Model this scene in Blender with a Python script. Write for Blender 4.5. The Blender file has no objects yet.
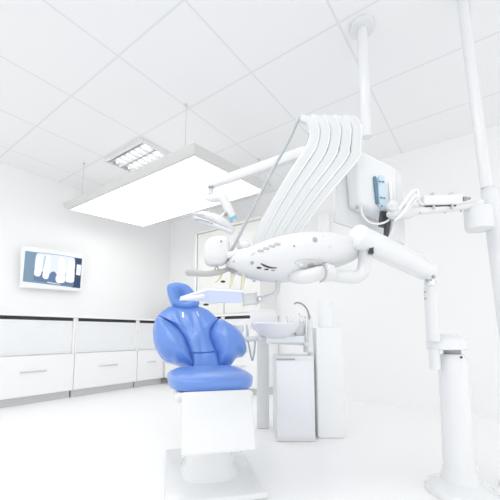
import bpy, bmesh, math, random
from mathutils import Vector, Matrix
from mathutils.bvhtree import BVHTree
random.seed(4)
C = bpy.context.scene.collection
PI = math.pi
# ------------------------------------------------------------------ camera
FL = 329.0
PITCH = math.radians(6); YAW = math.radians(36)
PPY = 333 - FL*math.tan(PITCH)
O = Vector((0, 0, .78))
F = Vector((-math.sin(YAW)*math.cos(PITCH), math.cos(YAW)*math.cos(PITCH), math.sin(PITCH)))
R = Vector((math.cos(YAW), math.sin(YAW), 0))
U = R.cross(F)
Z = Vector((0, 0, 1)); FH = Vector((-math.sin(YAW), math.cos(YAW), 0))
def ray(x, y): return F + R*((x-250)/FL) - U*((y-PPY)/FL)
def W(x, y, d): return O + ray(x, y)*d                 # a place seen at (x, y), d metres away
def onplane(x, y, p, n):
    r = ray(x, y); return O + r*((p-O).dot(n)/r.dot(n))
def px(n, d): return n*d/FL                            # size of n picture units at d metres
cd = bpy.data.cameras.new('camera'); cam = bpy.data.objects.new('camera', cd); C.objects.link(cam)
cd.sensor_width = 36; cd.sensor_fit = 'HORIZONTAL'; cd.lens = 36*FL/500
cd.shift_y = (PPY-250)/500
cd.clip_start = .02; cd.clip_end = 200
cam.matrix_world = Matrix.Translation(O) @ Matrix((R, U, -F)).transposed().to_4x4()
bpy.context.scene.camera = cam

# --------------------------------------------------------------- materials
def mat(name, col, rough=.4, metal=0, emit=None, es=0, bump=0, bscale=60, trans=0, spec=.5, coat=0, var=0, stretch=1, crough=.05):
    m = bpy.data.materials.new(name); m.use_nodes = True
    nt = m.node_tree; b = nt.nodes['Principled BSDF']
    b.inputs['Base Color'].default_value = (*col, 1)
    b.inputs['Roughness'].default_value = rough; b.inputs['Metallic'].default_value = metal
    b.inputs['Specular IOR Level'].default_value = spec
    b.inputs['Coat Weight'].default_value = coat
    b.inputs['Transmission Weight'].default_value = trans
    b.inputs['Coat Roughness'].default_value = crough
    if emit:
        b.inputs['Emission Color'].default_value = (*emit, 1); b.inputs['Emission Strength'].default_value = es
    tc = nt.nodes.new('ShaderNodeTexCoord'); nz = nt.nodes.new('ShaderNodeTexNoise')
    nz.inputs['Scale'].default_value = bscale; nz.inputs['Detail'].default_value = 4
    mp_ = nt.nodes.new('ShaderNodeMapping'); mp_.inputs['Scale'].default_value = (1, 1, stretch)
    nt.links.new(tc.outputs['Object'], mp_.inputs['Vector']); nt.links.new(mp_.outputs['Vector'], nz.inputs['Vector'])
    if bump:
        bp = nt.nodes.new('ShaderNodeBump'); bp.inputs['Strength'].default_value = bump; bp.inputs['Distance'].default_value = .01
        nt.links.new(nz.outputs['Fac'], bp.inputs['Height']); nt.links.new(bp.outputs['Normal'], b.inputs['Normal'])
    v = var or .02
    mx = nt.nodes.new('ShaderNodeMixRGB'); mx.inputs['Color1'].default_value = (*[c*(1-v) for c in col], 1)
    mx.inputs['Color2'].default_value = (*[min(1, c*(1+v)) for c in col], 1)
    nt.links.new(nz.outputs['Fac'], mx.inputs['Fac']); nt.links.new(mx.outputs['Color'], b.inputs['Base Color'])
    return m
M = dict(
    wall=mat('painted wall', (.893, .897, .897), .8, bump=.03, bscale=180, var=.008),
    floor=mat('pale floor', (.93, .93, .93), .35, bump=.02, bscale=30, var=.01),
    white=mat('white plastic', (.77, .78, .79), .3, coat=.2),
    gloss=mat('glossy white enamel', (.785, .795, .805), .18, coat=.4),
    hull=mat('unit shell plastic', (.73, .74, .75), .35),
    arm=mat('whip arm plastic', (.66, .68, .69), .3, coat=.2),
    lightgrey=mat('light grey plastic', (.62, .63, .64), .4),
    frame=mat('satin lamp frame', (.64, .64, .63), .35),
    grey=mat('mid grey plastic', (.36, .37, .39), .4),
    bar=mat('grey handle rubber', (.47, .47, .46), .35),
    slot=mat('slot grey plastic', (.45, .46, .47), .5),
    dark=mat('dark plastic', (.05, .055, .065), .4),
    gap=mat('painted gap shade', (.03, .032, .04), .5),  # near-black standing in for shade inside the shutter opening
    chrome=mat('chrome', (.75, .77, .8), .18, 1),
    cab=mat('cabinet laminate', (.88, .885, .885), .3),
    slat=mat('shutter slat', (.87, .88, .895), .35),
    cupboard=mat('cupboard cream laminate', (.80, .80, .775), .4),
    blue=mat('blue upholstery', (.125, .265, .68), .30, bump=.3, bscale=11, coat=.6, crough=.34, var=.05, stretch=.3),
    seam=mat('dark blue piping', (.07, .15, .52), .45),
    tray=mat('pale blue tray plastic', (.54, .61, .82), .25, coat=.3),
    traywhite=mat('tray rim plastic', (.82, .84, .88), .3),
    cream=mat('cream tip plastic', (.78, .77, .58), .4),
    bluetip=mat('sky blue ring', (.25, .55, .72), .3),
    bluemid=mat('steel blue plastic', (.13, .26, .38), .3),
    paleblue=mat('pale blue clear plastic', (.56, .71, .79), .12, coat=.5),
    hose=mat('grey blue hose', (.42, .45, .48), .4),
    cable=mat('white cable', (.85, .86, .87), .4),
    china=mat('glazed china', (.80, .81, .84), .12, coat=.5),
    lampon=mat('lit diffuser', (.9, .9, .9), .5, emit=(1, 1, .99), es=1.1),
    added_uplight=mat('added upper glow', (.9, .9, .9), .5, emit=(1, .99, .97), es=.22),  # glow added to brighten the ceiling over the panel
    tube=mat('lit fluorescent tube', (.9, .9, .9), .5, emit=(1, 1, 1), es=1.3),
    louvre=mat('polished louvre', (.76, .77, .78), .3),
    brightwhite=mat('bright white board', (.87, .88, .885), .4),
)
def screen_mat(name, col): return mat(name, tuple(c*.1 for c in col), .3, emit=col, es=.80)
M['s_left'] = screen_mat('screen slate blue', (.20, .31, .42))
M['s_dark'] = screen_mat('screen navy', (.03, .06, .15))
M['s_film'] = screen_mat('film grey blue', (.13, .20, .36))
M['s_bone'] = screen_mat('film pale bone', (.78, .85, .94))
M['s_tooth'] = screen_mat('film white tooth', (.93, .97, 1.03))
M['s_mid'] = screen_mat('film mid tone', (.52, .60, .74))
# ceiling with its tile joints
def ceiling_mat():
    m = bpy.data.materials.new('ceiling tiles'); m.use_nodes = True; nt = m.node_tree; b = nt.nodes['Principled BSDF']
    b.inputs['Roughness'].default_value = .85
    tc = nt.nodes.new('ShaderNodeTexCoord'); sp = nt.nodes.new('ShaderNodeSeparateXYZ'); nt.links.new(tc.outputs['Object'], sp.inputs[0])
    def line(out, off):
        a = nt.nodes.new('ShaderNodeMath'); a.operation = 'ADD'; a.inputs[1].default_value = off; nt.links.new(out, a.inputs[0])
        d = nt.nodes.new('ShaderNodeMath'); d.operation = 'DIVIDE'; d.inputs[1].default_value = .70; nt.links.new(a.outputs[0], d.inputs[0])
        f = nt.nodes.new('ShaderNodeMath'); f.operation = 'FRACT'; nt.links.new(d.outputs[0], f.inputs[0])
        c = nt.nodes.new('ShaderNodeMath'); c.operation = 'LESS_THAN'; c.inputs[1].default_value = .022; nt.links.new(f.outputs[0], c.inputs[0])
        return c
    lx = line(sp.outputs['X'], 3.49+70); ly = line(sp.outputs['Y'], -1.215+70)
    mx = nt.nodes.new('ShaderNodeMath'); mx.operation = 'MAXIMUM'; nt.links.new(lx.outputs[0], mx.inputs[0]); nt.links.new(ly.outputs[0], mx.inputs[1])
    nz = nt.nodes.new('ShaderNodeTexNoise'); nz.inputs['Scale'].default_value = 90; nt.links.new(tc.outputs['Object'], nz.inputs['Vector'])
    c0 = nt.nodes.new('ShaderNodeMixRGB'); c0.inputs['Color1'].default_value = (.85, .855, .86, 1); c0.inputs['Color2'].default_value = (.87, .875, .88, 1)
    nt.links.new(nz.outputs['Fac'], c0.inputs['Fac'])
    c1 = nt.nodes.new('ShaderNodeMixRGB'); c1.inputs['Color2'].default_value = (.76, .77, .785, 1)
    nt.links.new(mx.outputs[0], c1.inputs['Fac']); nt.links.new(c0.outputs['Color'], c1.inputs['Color1']); nt.links.new(c1.outputs['Color'], b.inputs['Base Color'])
    return m
M['ceiling'] = ceiling_mat()

# ------------------------------------------------------------------ helpers
def BM(): return bmesh.new()
def origin(p):
    while p is not None and p.parent is not None: p = p.parent
    return Vector(p.location) if p is not None else Vector((0, 0, 0))
def obj(name, bm, m, parent=None, label=None, smooth=True, angle=40, loc=None, extra=None):
    o0 = origin(parent) if parent is not None else (Vector(loc) if loc is not None else Vector((0, 0, 0)))
    bmesh.ops.recalc_face_normals(bm, faces=bm.faces[:])
    for v in bm.verts: v.co -= o0
    me = bpy.data.meshes.new(name); bm.to_mesh(me); bm.free()
    for k in [m]+(extra or []): me.materials.append(M[k])
    if smooth:
        me.polygons.foreach_set('use_smooth', [True]*len(me.polygons)); me.set_sharp_from_angle(angle=math.radians(angle))
    o = bpy.data.objects.new(name, me); C.objects.link(o)
    if parent is not None: o.parent = parent
    else: o.location = o0
    if label: o['label'] = label
    return o
def thing(name, label, cat, loc, group=None):
    o = bpy.data.objects.new(name, None); C.objects.link(o); o.location = loc; o.empty_display_size = .05
    o['label'] = label; o['category'] = cat
    if group: o['group'] = group
    return o
def tag(o, label, cat, group=None):
    o['label'] = label; o['category'] = cat
    if group: o['group'] = group
    return o
def struct(name, bm, m):
    o = obj(name, bm, m, smooth=False); o['kind'] = 'structure'; return o
def mid(pts):
    s = Vector((0, 0, 0))
    for p in pts: s += p
    return s/len(pts)
def spline(pts, n=6, closed=False):
    P = [Vector(p) for p in pts]; out = []; L = len(P)
    rng = range(L) if closed else range(L-1)
    for i in rng:
        if closed: a, b, c, d = P[i-1], P[i], P[(i+1) % L], P[(i+2) % L]
        else:
            a = P[max(i-1, 0)]; b = P[i]; c = P[i+1]; d = P[min(i+2, L-1)]
        for k in range(n):
            t = k/n
            out.append(.5*((2*b)+(c-a)*t+(2*a-5*b+4*c-d)*t*t+(3*b-a-3*c+d)*t**3))
    if not closed: out.append(P[-1])
    return out
def lerps(vals, m):
    n = len(vals)-1; out = []
    for i in range(m):
        t = i/(m-1)*n; k = min(int(t), n-1); out.append(vals[k]+(vals[k+1]-vals[k])*(t-k))
    return out
def rings_to_faces(bm, rings, cap=True):
    vs = [[bm.verts.new(p) for p in r] for r in rings]; n = len(vs[0])
    for a, b in zip(vs, vs[1:]):
        for i in range(n): bm.faces.new((a[i], a[(i+1) % n], b[(i+1) % n], b[i]))
    if cap:
        for r in (vs[0], vs[-1]): bm.faces.new(r)
    return vs
def sweep(bm, pts, rn, rb=None, ref=None, seg=18, expo=2.0, dome=False):
    """tube along pts; rn half width across, rb half depth along ref"""
    n = len(pts); pts = [Vector(p) for p in pts]; ref = Vector(ref) if ref is not None else F
    rn = lerps(rn, n) if isinstance(rn, (list, tuple)) else [rn]*n
    rb = rn if rb is None else (lerps(rb, n) if isinstance(rb, (list, tuple)) else [rb]*n)
    rings = []; prev = None
    T = [(pts[min(i+1, n-1)]-pts[max(i-1, 0)]).normalized() for i in range(n)]
    frames = []
    for i in range(n):
        t = T[i]
        b = (ref if prev is None else prev); b = b-t*b.dot(t)
        if b.length < 1e-4: b = t.orthogonal()
        b.normalize(); prev = b.copy(); frames.append((t, t.cross(b), b))
    def ring(c, nn, bb, s1, s2):
        out = []
        for k in range(seg):
            a = 2*PI*k/seg; ca, sa = math.cos(a), math.sin(a)
            out.append(c+nn*(math.copysign(abs(ca)**(2/expo), ca)*s1)+bb*(math.copysign(abs(sa)**(2/expo), sa)*s2))
        return out
    if dome:
        t, nn, bb = frames[0]
        for q in (80, 60, 35): rings.append(ring(pts[0]-t*rn[0]*math.sin(math.radians(q)), nn, bb, rn[0]*math.cos(math.radians(q)), rb[0]*math.cos(math.radians(q))))
    for i in range(n): rings.append(ring(pts[i], frames[i][1], frames[i][2], rn[i], rb[i]))
    if dome:
        t, nn, bb = frames[-1]
        for q in (35, 60, 80): rings.append(ring(pts[-1]+t*rn[-1]*math.sin(math.radians(q)), nn, bb, rn[-1]*math.cos(math.radians(q)), rb[-1]*math.cos(math.radians(q))))
    rings_to_faces(bm, rings)
    return bm
def lathe(bm, c, prof, axis=Z, seg=32, sx=1, ref=None):
    """prof: (radius, distance along the axis)"""
    axis = Vector(axis).normalized()
    a = (Vector(ref) if ref is not None else axis.orthogonal()); a = (a-axis*a.dot(axis)).normalized(); b = axis.cross(a)
    rings_to_faces(bm, [[c+axis*h+a*(math.cos(2*PI*k/seg)*max(r, 1e-4)*sx)+b*(math.sin(2*PI*k/seg)*max(r, 1e-4)) for k in range(seg)] for r, h in prof])
    return bm
def bev(bm, r, seg=2, geom=None):
    if r > 0:
        bmesh.ops.bevel(bm, geom=geom or bm.edges[:], offset=r, segments=seg, affect='EDGES', profile=.5, clamp_overlap=True)
def box(bm, lo, hi, r=0, seg=2):
    t = BM(); lo, hi = Vector(lo), Vector(hi)
    bmesh.ops.create_cube(t, size=1)
    for v in t.verts: v.co = Vector([(lo[i]+hi[i])/2+v.co[i]*(hi[i]-lo[i]) for i in range(3)])
    bev(t, r, seg); merge(bm, t); return bm
def obox(bm, c, ax, ay, az, r=0, seg=2):
    """box at c with half extents as vectors"""
    t = BM(); bmesh.ops.create_cube(t, size=2)
    for v in t.verts: v.co = c+ax*v.co.x+ay*v.co.y+az*v.co.z
    bev(t, r, seg); merge(bm, t); return bm
def merge(bm, t):
    me = bpy.data.meshes.new('t'); t.to_mesh(me); t.free(); bm.from_mesh(me); bpy.data.meshes.remove(me)
def hexa(bm, quad, dv, r=0, seg=2, grow=1.0):
    t = BM(); c = mid(quad)
    a = [t.verts.new(p) for p in quad]; b = [t.verts.new(c+(p-c)*grow+dv) for p in quad]
    t.faces.new(a); t.faces.new(b[::-1])
    for i in range(len(quad)): t.faces.new((a[i], b[i], b[(i+1) % len(quad)], a[(i+1) % len(quad)]))
    bmesh.ops.recalc_face_normals(t, faces=t.faces[:])
    bev(t, r, seg); merge(bm, t); return bm
def ellipsoid(bm, c, ax, ay, az, expo=2.0, nu=24, nv=14):
    rings = []
    def sp(v, e): return math.copysign(abs(v)**(2/e), v)
    for j in range(1, nv):
        ph = PI*j/nv-PI/2
        rings.append([c+az*sp(math.sin(ph), expo)+(ax*sp(math.cos(2*PI*k/nu), expo)+ay*sp(math.sin(2*PI*k/nu), expo))*sp(math.cos(ph), expo) for k in range(nu)])
    rings_to_faces(bm, rings); return bm
def cushion(bm, outline, n, h, back, shape=lambda t: (1-t**3.2)**.6, c=None, edge=1.0, dip=0):
    """puffed pad: outline lies on its seam plane, n is the front"""
    c = c or mid(outline); R_ = []
    for t, z in ((.55, -back), (.9, -back), (.985, -back*.8), (1.0, -back*.4)): R_.append([c+(p-c)*t-n*(-z) if False else c+(p-c)*t+n*z for p in outline])
    for t in (1.0, .985, .96, .92, .86, .80, .73, .66, .58, .50, .42, .34, .26, .18, .08):
        z = h*shape(t)-dip*max(0, (1-t*1.25))**1.5
        R_.append([c+(p-c)*t+n*z for p in outline])
    rings_to_faces(bm, R_); return bm
def decal(name, bvh, x, y, wpx, hpx, ang, m, parent, out=.0025, expo=2.6):
    hit, nrm, _, d = bvh.ray_cast(O, ray(x, y).normalized())
    if hit is None: print('no hit', name, x, y); return
    dep = (hit-O).dot(F)
    if nrm.dot(F) > 0: nrm = -nrm
    a = R*math.cos(ang)-U*math.sin(ang)
    a = (a-nrm*a.dot(nrm)).normalized(); b = nrm.cross(a)
    fs = max(.25, abs(b.dot(U)))
    bm = BM(); ellipsoid(bm, hit, a*px(wpx/2, dep), b*(px(hpx/2, dep)/fs), nrm*out, expo, 16, 8)
    return obj(name, bm, m, parent)
def wire(pts, r, n=8, seg=10, ref=None):
    bm = BM(); return sweep(bm, spline(pts, n), r, ref=ref, seg=seg)

# ------------------------------------------------------------------ the room
H = 2.8; XL = -4.59; YB = 3.87; XR = 2.6; YF = -2.6
struct('wall_left', box(BM(), (XL-.1, YF, 0), (XL, YB+.1, H)), 'wall')
struct('wall_back', box(BM(), (XL, YB, 0), (XR, YB+.1, H)), 'wall')
struct('ceiling', box(BM(), (XL-.1, YF, H), (XR, YB+.1, H+.08)), 'ceiling')
struct('floor', box(BM(), (XL-.1, YF, -.08), (XR, YB+.1, 0)), 'floor')

# ------------------------------------------- suspended light panel
PC = Vector((-3.086, 2.450, 2.35)); PA = Vector((1, -.0017, -.0096)).normalized(); PB = Vector((.0017, 1, .066)); PB = (PB-PA*PB.dot(PA)).normalized(); PN = PA.cross(PB)
PL, PW = 2.328/2, 1.198/2
def pp(u, v, w): return PC+PA*u+PB*v+PN*w
t = thing('suspended_panel_light', 'big lit rectangular light panel in a pale grey frame hung on thin wires', 'ceiling light', PC)
bm = BM()
def rect(i, w): return [pp(-PL+i, -PW+i, w), pp(PL-i, -PW+i, w), pp(PL-i, PW-i, w), pp(-PL+i, PW-i, w)]
loops = [rect(.03, .088), rect(.005, .085), rect(0, .074), rect(.003, .052), rect(.022, .020), rect(.034, .004), rect(.046, 0), rect(.056, .001), rect(.058, .012)]
vs = [[bm.verts.new(p) for p in l] for l in loops]
for a, b in zip(vs, vs[1:]):
    for i in range(4): bm.faces.new((a[i], a[(i+1) % 4], b[(i+1) % 4], b[i]))
bm.faces.new(vs[0])
obj('frame', bm, 'frame', t, angle=32)
obj('diffuser', obox(BM(), pp(0, 0, .011), PA*(PL-.0575), PB*(PW-.0575), PN*.007), 'lampon', t, label='glowing white diffuser', smooth=False)
up = obj('added_top_glow', obox(BM(), pp(0, 0, .0885), PA*(PL-.08), PB*(PW-.08), PN*.003), 'added_uplight', t, label='glowing sheet added on top', smooth=False)  # unseen glowing sheet, added to lift the ceiling and upper back wall
for u, v in ((-.72, -PW+.012), (-.72, PW-.03), (PL-.14, -PW+.03), (PL-.14, PW-.03)):
    p = pp(u, v, .09); L_ = H-p.z
    obj('suspension_wire', lathe(BM(), p, [(.0035, 0), (.0035, L_-.014), (.014, L_-.014), (.014, L_-.001)], seg=10), 'lightgrey', t)

# ------------------------------------------- recessed louvre light
LX0, LX1, LY0, LY1 = -3.485, -2.80, 1.945, 2.63
t = thing('louvre_ceiling_light', 'recessed fluorescent ceiling light with shiny louvres beside the hanging panel', 'ceiling light', ((LX0+LX1)/2, (LY0+LY1)/2, H-.05))
bm = BM()
for lo, hi in (((LX0, LY0), (LX1, LY0+.016)), ((LX0, LY1-.016), (LX1, LY1)), ((LX0, LY0+.017), (LX0+.016, LY1-.017)), ((LX1-.016, LY0+.017), (LX1, LY1-.017))):
    box(bm, (*lo, H-.05), (*hi, H-.0085))
box(bm, (LX0, LY0, H-.008), (LX1, LY1, H-.0005))
obj('housing', bm, 'white', t, smooth=False)
nrow = 4; rw = (LY1-LY0-.06)/nrow
for k in range(nrow):
    y = LY0+.03+rw*(k+.5)
    obj('fluorescent_tube', lathe(BM(), Vector((LX0+.06, y, H-.028)), [(.004, 0), (.013, .004), (.013, LX1-LX0-.124), (.004, LX1-LX0-.12)], axis=(1, 0, 0), seg=12), 'tube', t)
    bm = BM()
    for s in (-1, 1):
        hexa(bm, [Vector((LX0+.018, y+s*(rw*.5-.012), H-.052)), Vector((LX1-.03, y+s*(rw*.5-.012), H-.052)), Vector((LX1-.03, y+s*.026, H-.011)), Vector((LX0+.03, y+s*.026, H-.011))], Vector((0, s*.003, 0)))
    obj('reflector', bm, 'brightwhite', t, smooth=False)
    for i in range(1, 7):
        x = LX0+.03+(LX1-LX0-.06)*i/7
        bm = BM()
        hexa(bm, [Vector((x-.012, y-rw*.46, H-.050)), Vector((x+.012, y-rw*.46, H-.050)), Vector((x+.012, y+rw*.46, H-.050)), Vector((x-.012, y+rw*.46, H-.050))], Vector((0, 0, .016)), grow=.9)
        obj('louvre_blade', bm, 'louvre', t, smooth=False)
for k in range(2):
    obj('lamp_cap', lathe(BM(), Vector((LX0+.035, LY0+.03+rw*(k*1.0+.5), H-.028)), [(.016, 0), (.016, .03)], axis=(1, 0, 0), seg=12), 'grey', t)

# ------------------------------------------- wall monitor with radiograph
mc = Vector((-4.47, 1.885, 1.59)); my = Vector((0.03, 1, .034)).normalized(); mz = Vector((.12, 0.0, 1)).normalized(); mn = my.cross(mz).normalized(); mz = mn.cross(my).normalized()
mz = (mz-my*.03).normalized()
hw, hh = .352, .252
def mp(u, v, o=0): return mc+my*u*hw+mz*v*hh+mn*o       # u, v in -1..1 on the monitor face
t = thing('wall_monitor', 'white framed screen on the left wall showing a dental x-ray', 'monitor', mc)
obj('casing', obox(BM(), mc-mn*.022, my*hw, mz*hh, mn*.022, .008), 'brightwhite', t)
obj('wall_bracket', obox(BM(), mc-mn*.075, my*.07, mz*.07, mn*.032, .004), 'lightgrey', t)
def poly(bm, pts, o, k):
    f = bm.faces.new([bm.verts.new(mp(u, v, o)) for u, v in pts]); f.material_index = k
def s2(x, y):                                          # zoomed view of the screen -> u, v on the face
    u = (x-75)/(445-75)*2-1
    top = 32+(95-32)*(x-75)/370; bot = 305+(313-305)*(x-75)/370
    return u, 1-2*(y-top)/(bot-top)
def sp2(pts, n=5): return [(p.x, p.y) for p in spline([Vector((*s2(*p), 0)) for p in pts], n, True)]
bm = BM()
poly(bm, [s2(88, 70), s2(440, 122), s2(436, 298), s2(80, 268)], .0012, 0)
obj('screen', bm, 's_left', t, smooth=False)
bm = BM()
poly(bm, [s2(384, 114), s2(440, 122), s2(436, 298), s2(378, 294)], .002, 1)
poly(bm, sp2([(148, 90), (170, 82), (260, 92), (370, 110), (392, 125), (394, 200), (390, 275), (375, 287), (260, 276), (155, 262), (140, 250), (140, 170)]), .0028, 0)
poly(bm, sp2([(150, 94), (172, 85), (260, 95), (368, 112), (390, 128), (391, 190), (370, 225), (330, 205), (285, 222), (262, 200), (242, 204), (225, 220), (196, 200), (150, 205), (143, 160)]), .0034, 2)
poly(bm, sp2([(196, 108), (206, 104), (200, 150), (192, 190), (188, 186), (191, 150)]), .0037, 4)
for tooth in ([(160, 100), (182, 98), (190, 130), (186, 190), (176, 228), (158, 232), (142, 222), (142, 190), (150, 140)],
              [(214, 100), (232, 110), (236, 160), (230, 215), (224, 243), (207, 248), (191, 235), (192, 205), (202, 150)],
              [(290, 115), (320, 120), (332, 170), (332, 230), (328, 262), (306, 270), (278, 266), (270, 240), (278, 215), (284, 160)],
              [(352, 130), (376, 130), (390, 170), (392, 240), (384, 264), (352, 264), (334, 255), (336, 220), (344, 170)]):
    poly(bm, sp2(tooth), .0042, 3)
poly(bm, [s2(220, 264), s2(300, 276), s2(300, 280), s2(220, 270)], .0045, 2)
poly(bm, [s2(406, 155), s2(436, 160), s2(433, 222), s2(403, 218)], .0042, 3)
poly(bm, [s2(412, 180), s2(428, 183), s2(427, 205), s2(411, 203)], .0046, 2)
obj('radiograph', bm, 's_film', t, label='dental x-ray of upper teeth on the screen', smooth=False, extra=['s_dark', 's_bone', 's_tooth', 's_mid'])

# ------------------------------------------- cabinets with roller shutters
def shutter_cabinet(label, org, u, n, length, ztop, group):
    """org: front left corner on the floor; u along the run; n out of the front"""
    t = thing('shutter_cabinet', label, 'cabinet', org, group)
    def B(bm, u0, u1, d0, d1, z0, z1, r=0):
        c = org+u*((u0+u1)/2)+n*((d0+d1)/2)+Z*((z0+z1)/2)
        return obox(bm, c, u*((u1-u0)/2), n*((d1-d0)/2), Z*((z1-z0)/2), r)
    zs = ztop-.012
    bm = BM(); st = .026
    B(bm, 0.002, st, -.43, 0, .09, ztop); B(bm, length-st, length-.002, -.43, 0, .09, ztop); B(bm, st, length-st, -.43, -.415, .09, ztop)
    B(bm, st, length-st, -.415, -.02, .52, .54); B(bm, st, length-st, -.415, -.0, .09, .11)
    obj('carcass', bm, 'cab', t, smooth=False)
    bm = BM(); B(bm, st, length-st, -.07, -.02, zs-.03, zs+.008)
    obj('gap_shade', bm, 'gap', t, label='dark strip painted as the shaded gap above the shutter', smooth=False)  # solid bar painted dark for the shaded opening above the slats
    bm = BM(); z = .54; k = 0; top = zs-.026
    ns = 17; sh = (top-z)/ns
    for k in range(ns): B(bm, st+.001, length-st-.001, -.034, -.018, z+k*sh+.0006, z+(k+1)*sh-.0006, .002)
    B(bm, st+.001, length-st-.001, -.036, -.028, z, top)
    obj('roller_shutter', bm, 'slat', t, smooth=False)
    bm = BM(); B(bm, .004, length-.004, 0, .016, .10, .53, .002)
    d = obj('drawer_front', bm, 'cab', t, smooth=False)
    bm = BM(); B(bm, length*.35, length*.65, .017, .028, .35, .362, .002); obj('handle', bm, 'chrome', d)
    bm = BM(); B(bm, 0.01, length-.01, -.40, -.05, 0, .09); obj('plinth', bm, 'lightgrey', t, smooth=False)
    return t
CX = -4.14
yy = [1.15, 2.035, 2.925, 3.42]
uu, nn = Vector((0, 1, 0)), Vector((1, 0, 0))
for i, lab in enumerate(('white roller-shutter cabinet under the wall screen, at the left edge of the room',
                         'white roller-shutter cabinet on the left wall, between two others',
                         'white roller-shutter cabinet in the room corner behind the blue chair')):
    shutter_cabinet(lab, Vector((CX, yy[i], 0)), uu, nn, yy[i+1]-yy[i]-.001, .965, 'roller-shutter cabinets')
tag(obj('worktop', box(BM(), (XL+.002, 1.15, .966), (CX+.02, 3.40, .992), .003), 'cab', smooth=False), 'long white worktop over the cabinets along the left wall', 'worktop')
shutter_cabinet('roller-shutter cabinet on the back wall, directly behind the blue backrest', Vector((CX+.03, 3.42, 0)), Vector((1, 0, 0)), Vector((0, -1, 0)), 1.16, 1.005, 'roller-shutter cabinets')
shutter_cabinet('roller-shutter cabinet on the back wall between the blue chair and the basin', Vector((CX+1.192, 3.42, 0)), Vector((1, 0, 0)), Vector((0, -1, 0)), .62, 1.005, 'roller-shutter cabinets')
tag(obj('worktop', box(BM(), (CX+.03, 3.40, 1.006), (CX+1.83, YB-.002, 1.035), .003), 'cab', smooth=False), 'short white worktop along the back wall behind the blue chair', 'worktop')
# wall cupboard
t = thing('tall_cupboard', 'tall cream cupboard with a cornice against the back wall behind the dental lamp', 'cupboard', (-3.1, 3.7, 1.5))
obj('carcass', box(BM(), (-3.52, 3.50, 1.037), (-2.36, YB-.002, 2.27)), 'cupboard', t, smooth=False)
obj('cornice', box(BM(), (-3.57, 3.455, 2.271), (-2.34, YB-.002, 2.31), .004), 'cupboard', t, smooth=False)
for x0, x1, z0, z1 in ((-3.503, -2.985, 1.045, 1.20), (-2.965, -2.365, 1.045, 1.20), (-3.503, -2.365, 1.206, 2.265)):
    d = obj('cupboard_door', box(BM(), (x0, 3.48, z0), (x1, 3.499, z1), .002), 'cupboard', t, smooth=False)
    xm = (x0+x1)/2
    obj('handle', box(BM(), (xm-.04, 3.466, z0+.012), (xm+.04, 3.4795, z0+.022), .003), 'cab', d)
obj('door_gap', box(BM(), (-3.519, 3.486, 1.045), (-3.504, 3.4985, 2.265)), 'slot', t, smooth=False)
obj('door_gap', box(BM(), (-2.984, 3.486, 1.045), (-2.966, 3.4985, 1.20)), 'slot', t, smooth=False)
obj('edge_strip', box(BM(), (-3.555, 3.472, 1.037), (-3.522, YB-.002, 2.27)), 'cab', t, smooth=False)

# ------------------------------------------- dental chair
cp = W(200, 335, 2.25)
cf = (-FH*math.cos(math.radians(14))+R*math.sin(math.radians(14))).normalized()       # where the chair faces
cs = Z.cross(cf).normalized()                                                         # sideways
cn = (cf*math.cos(math.radians(24))+Z*math.sin(math.radians(24))).normalized()
def cpl(x, y, o=0): return onplane(x, y, cp, cn)+cn*o
base = cpl(205, 366); base = Vector((base.x, base.y, 0))
seat_c = base+cf*.20
t = thing('dental_chair', 'blue upholstered dental chair with a round headrest and winged backrest', 'dental chair', seat_c)
def outl(pts, o=0, n=5): return spline([cpl(x, y, o) for x, y in pts], n, True)
centre_pts = [(158.5, 316), (164, 309.5), (172, 305.5), (186, 305), (200, 306.5), (208, 310), (214, 315), (218, 319.5), (211.5, 329), (210.5, 336), (214, 347), (217.5, 356), (220, 366), (219, 373), (206, 375.5), (195, 374), (192.5, 362), (188, 347), (182.5, 335), (176, 327.5), (167, 320.5)]
left_pts = [(157.5, 317), (166, 320.8), (175.5, 328), (182, 335), (187.5, 347), (191, 358), (192.5, 366), (183, 364.5), (177, 363.5), (172, 360.5), (165, 358.5), (159, 352), (155, 343), (153.5, 333), (154.5, 323)]
right_pts = [(218.5, 319.5), (225, 321.5), (236, 328.5), (243, 337), (246.5, 348), (245, 353.5), (239, 355), (234.5, 360), (231, 364.5), (220.5, 366), (218, 356), (214.5, 347), (211, 336), (212, 329)]
all_pts = [(158, 315), (164, 309), (172, 305), (186, 304.5), (200, 306), (208, 310), (216, 317), (225, 321), (236, 328), (243.5, 337), (246.5, 348), (245, 353.5), (239, 355), (234.5, 360), (231, 364), (222, 368), (218, 374), (206, 376), (195, 375), (190, 366), (182, 364.5), (172, 361), (165, 359), (159, 352.5), (154.5, 343), (153, 333), (154, 322)]
bk = obj('backrest', cushion(BM(), outl(all_pts, -.02), cn, .012, .06), 'blue', t)
from mathutils import noise
bm = cushion(BM(), outl(centre_pts, -.004, 6), cn, .036, .02, shape=lambda q: (1-q**5)**.55)
cu = cn.cross(cs).normalized(); cc0 = cpl(200, 338)
for v in bm.verts:                                     # soft upright creases in the worn leather
    q = v.co-cc0; k = max(0, 1-abs(q.dot(cu))/.22)
    v.co += cn*(.016*k*noise.noise(Vector((q.dot(cs)*26+q.dot(cu)*5, q.dot(cu)*7, 3.1))))
obj('centre_pad', bm, 'blue', bk)
obj('side_pad', cushion(BM(), outl(left_pts, 0, 6), cn, .095, .05, shape=lambda q: (1-q**2.6)**.62), 'blue', bk)
obj('side_pad', cushion(BM(), outl(right_pts, 0, 6), cn, .095, .05, shape=lambda q: (1-q**2.6)**.62), 'blue', bk)
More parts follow.
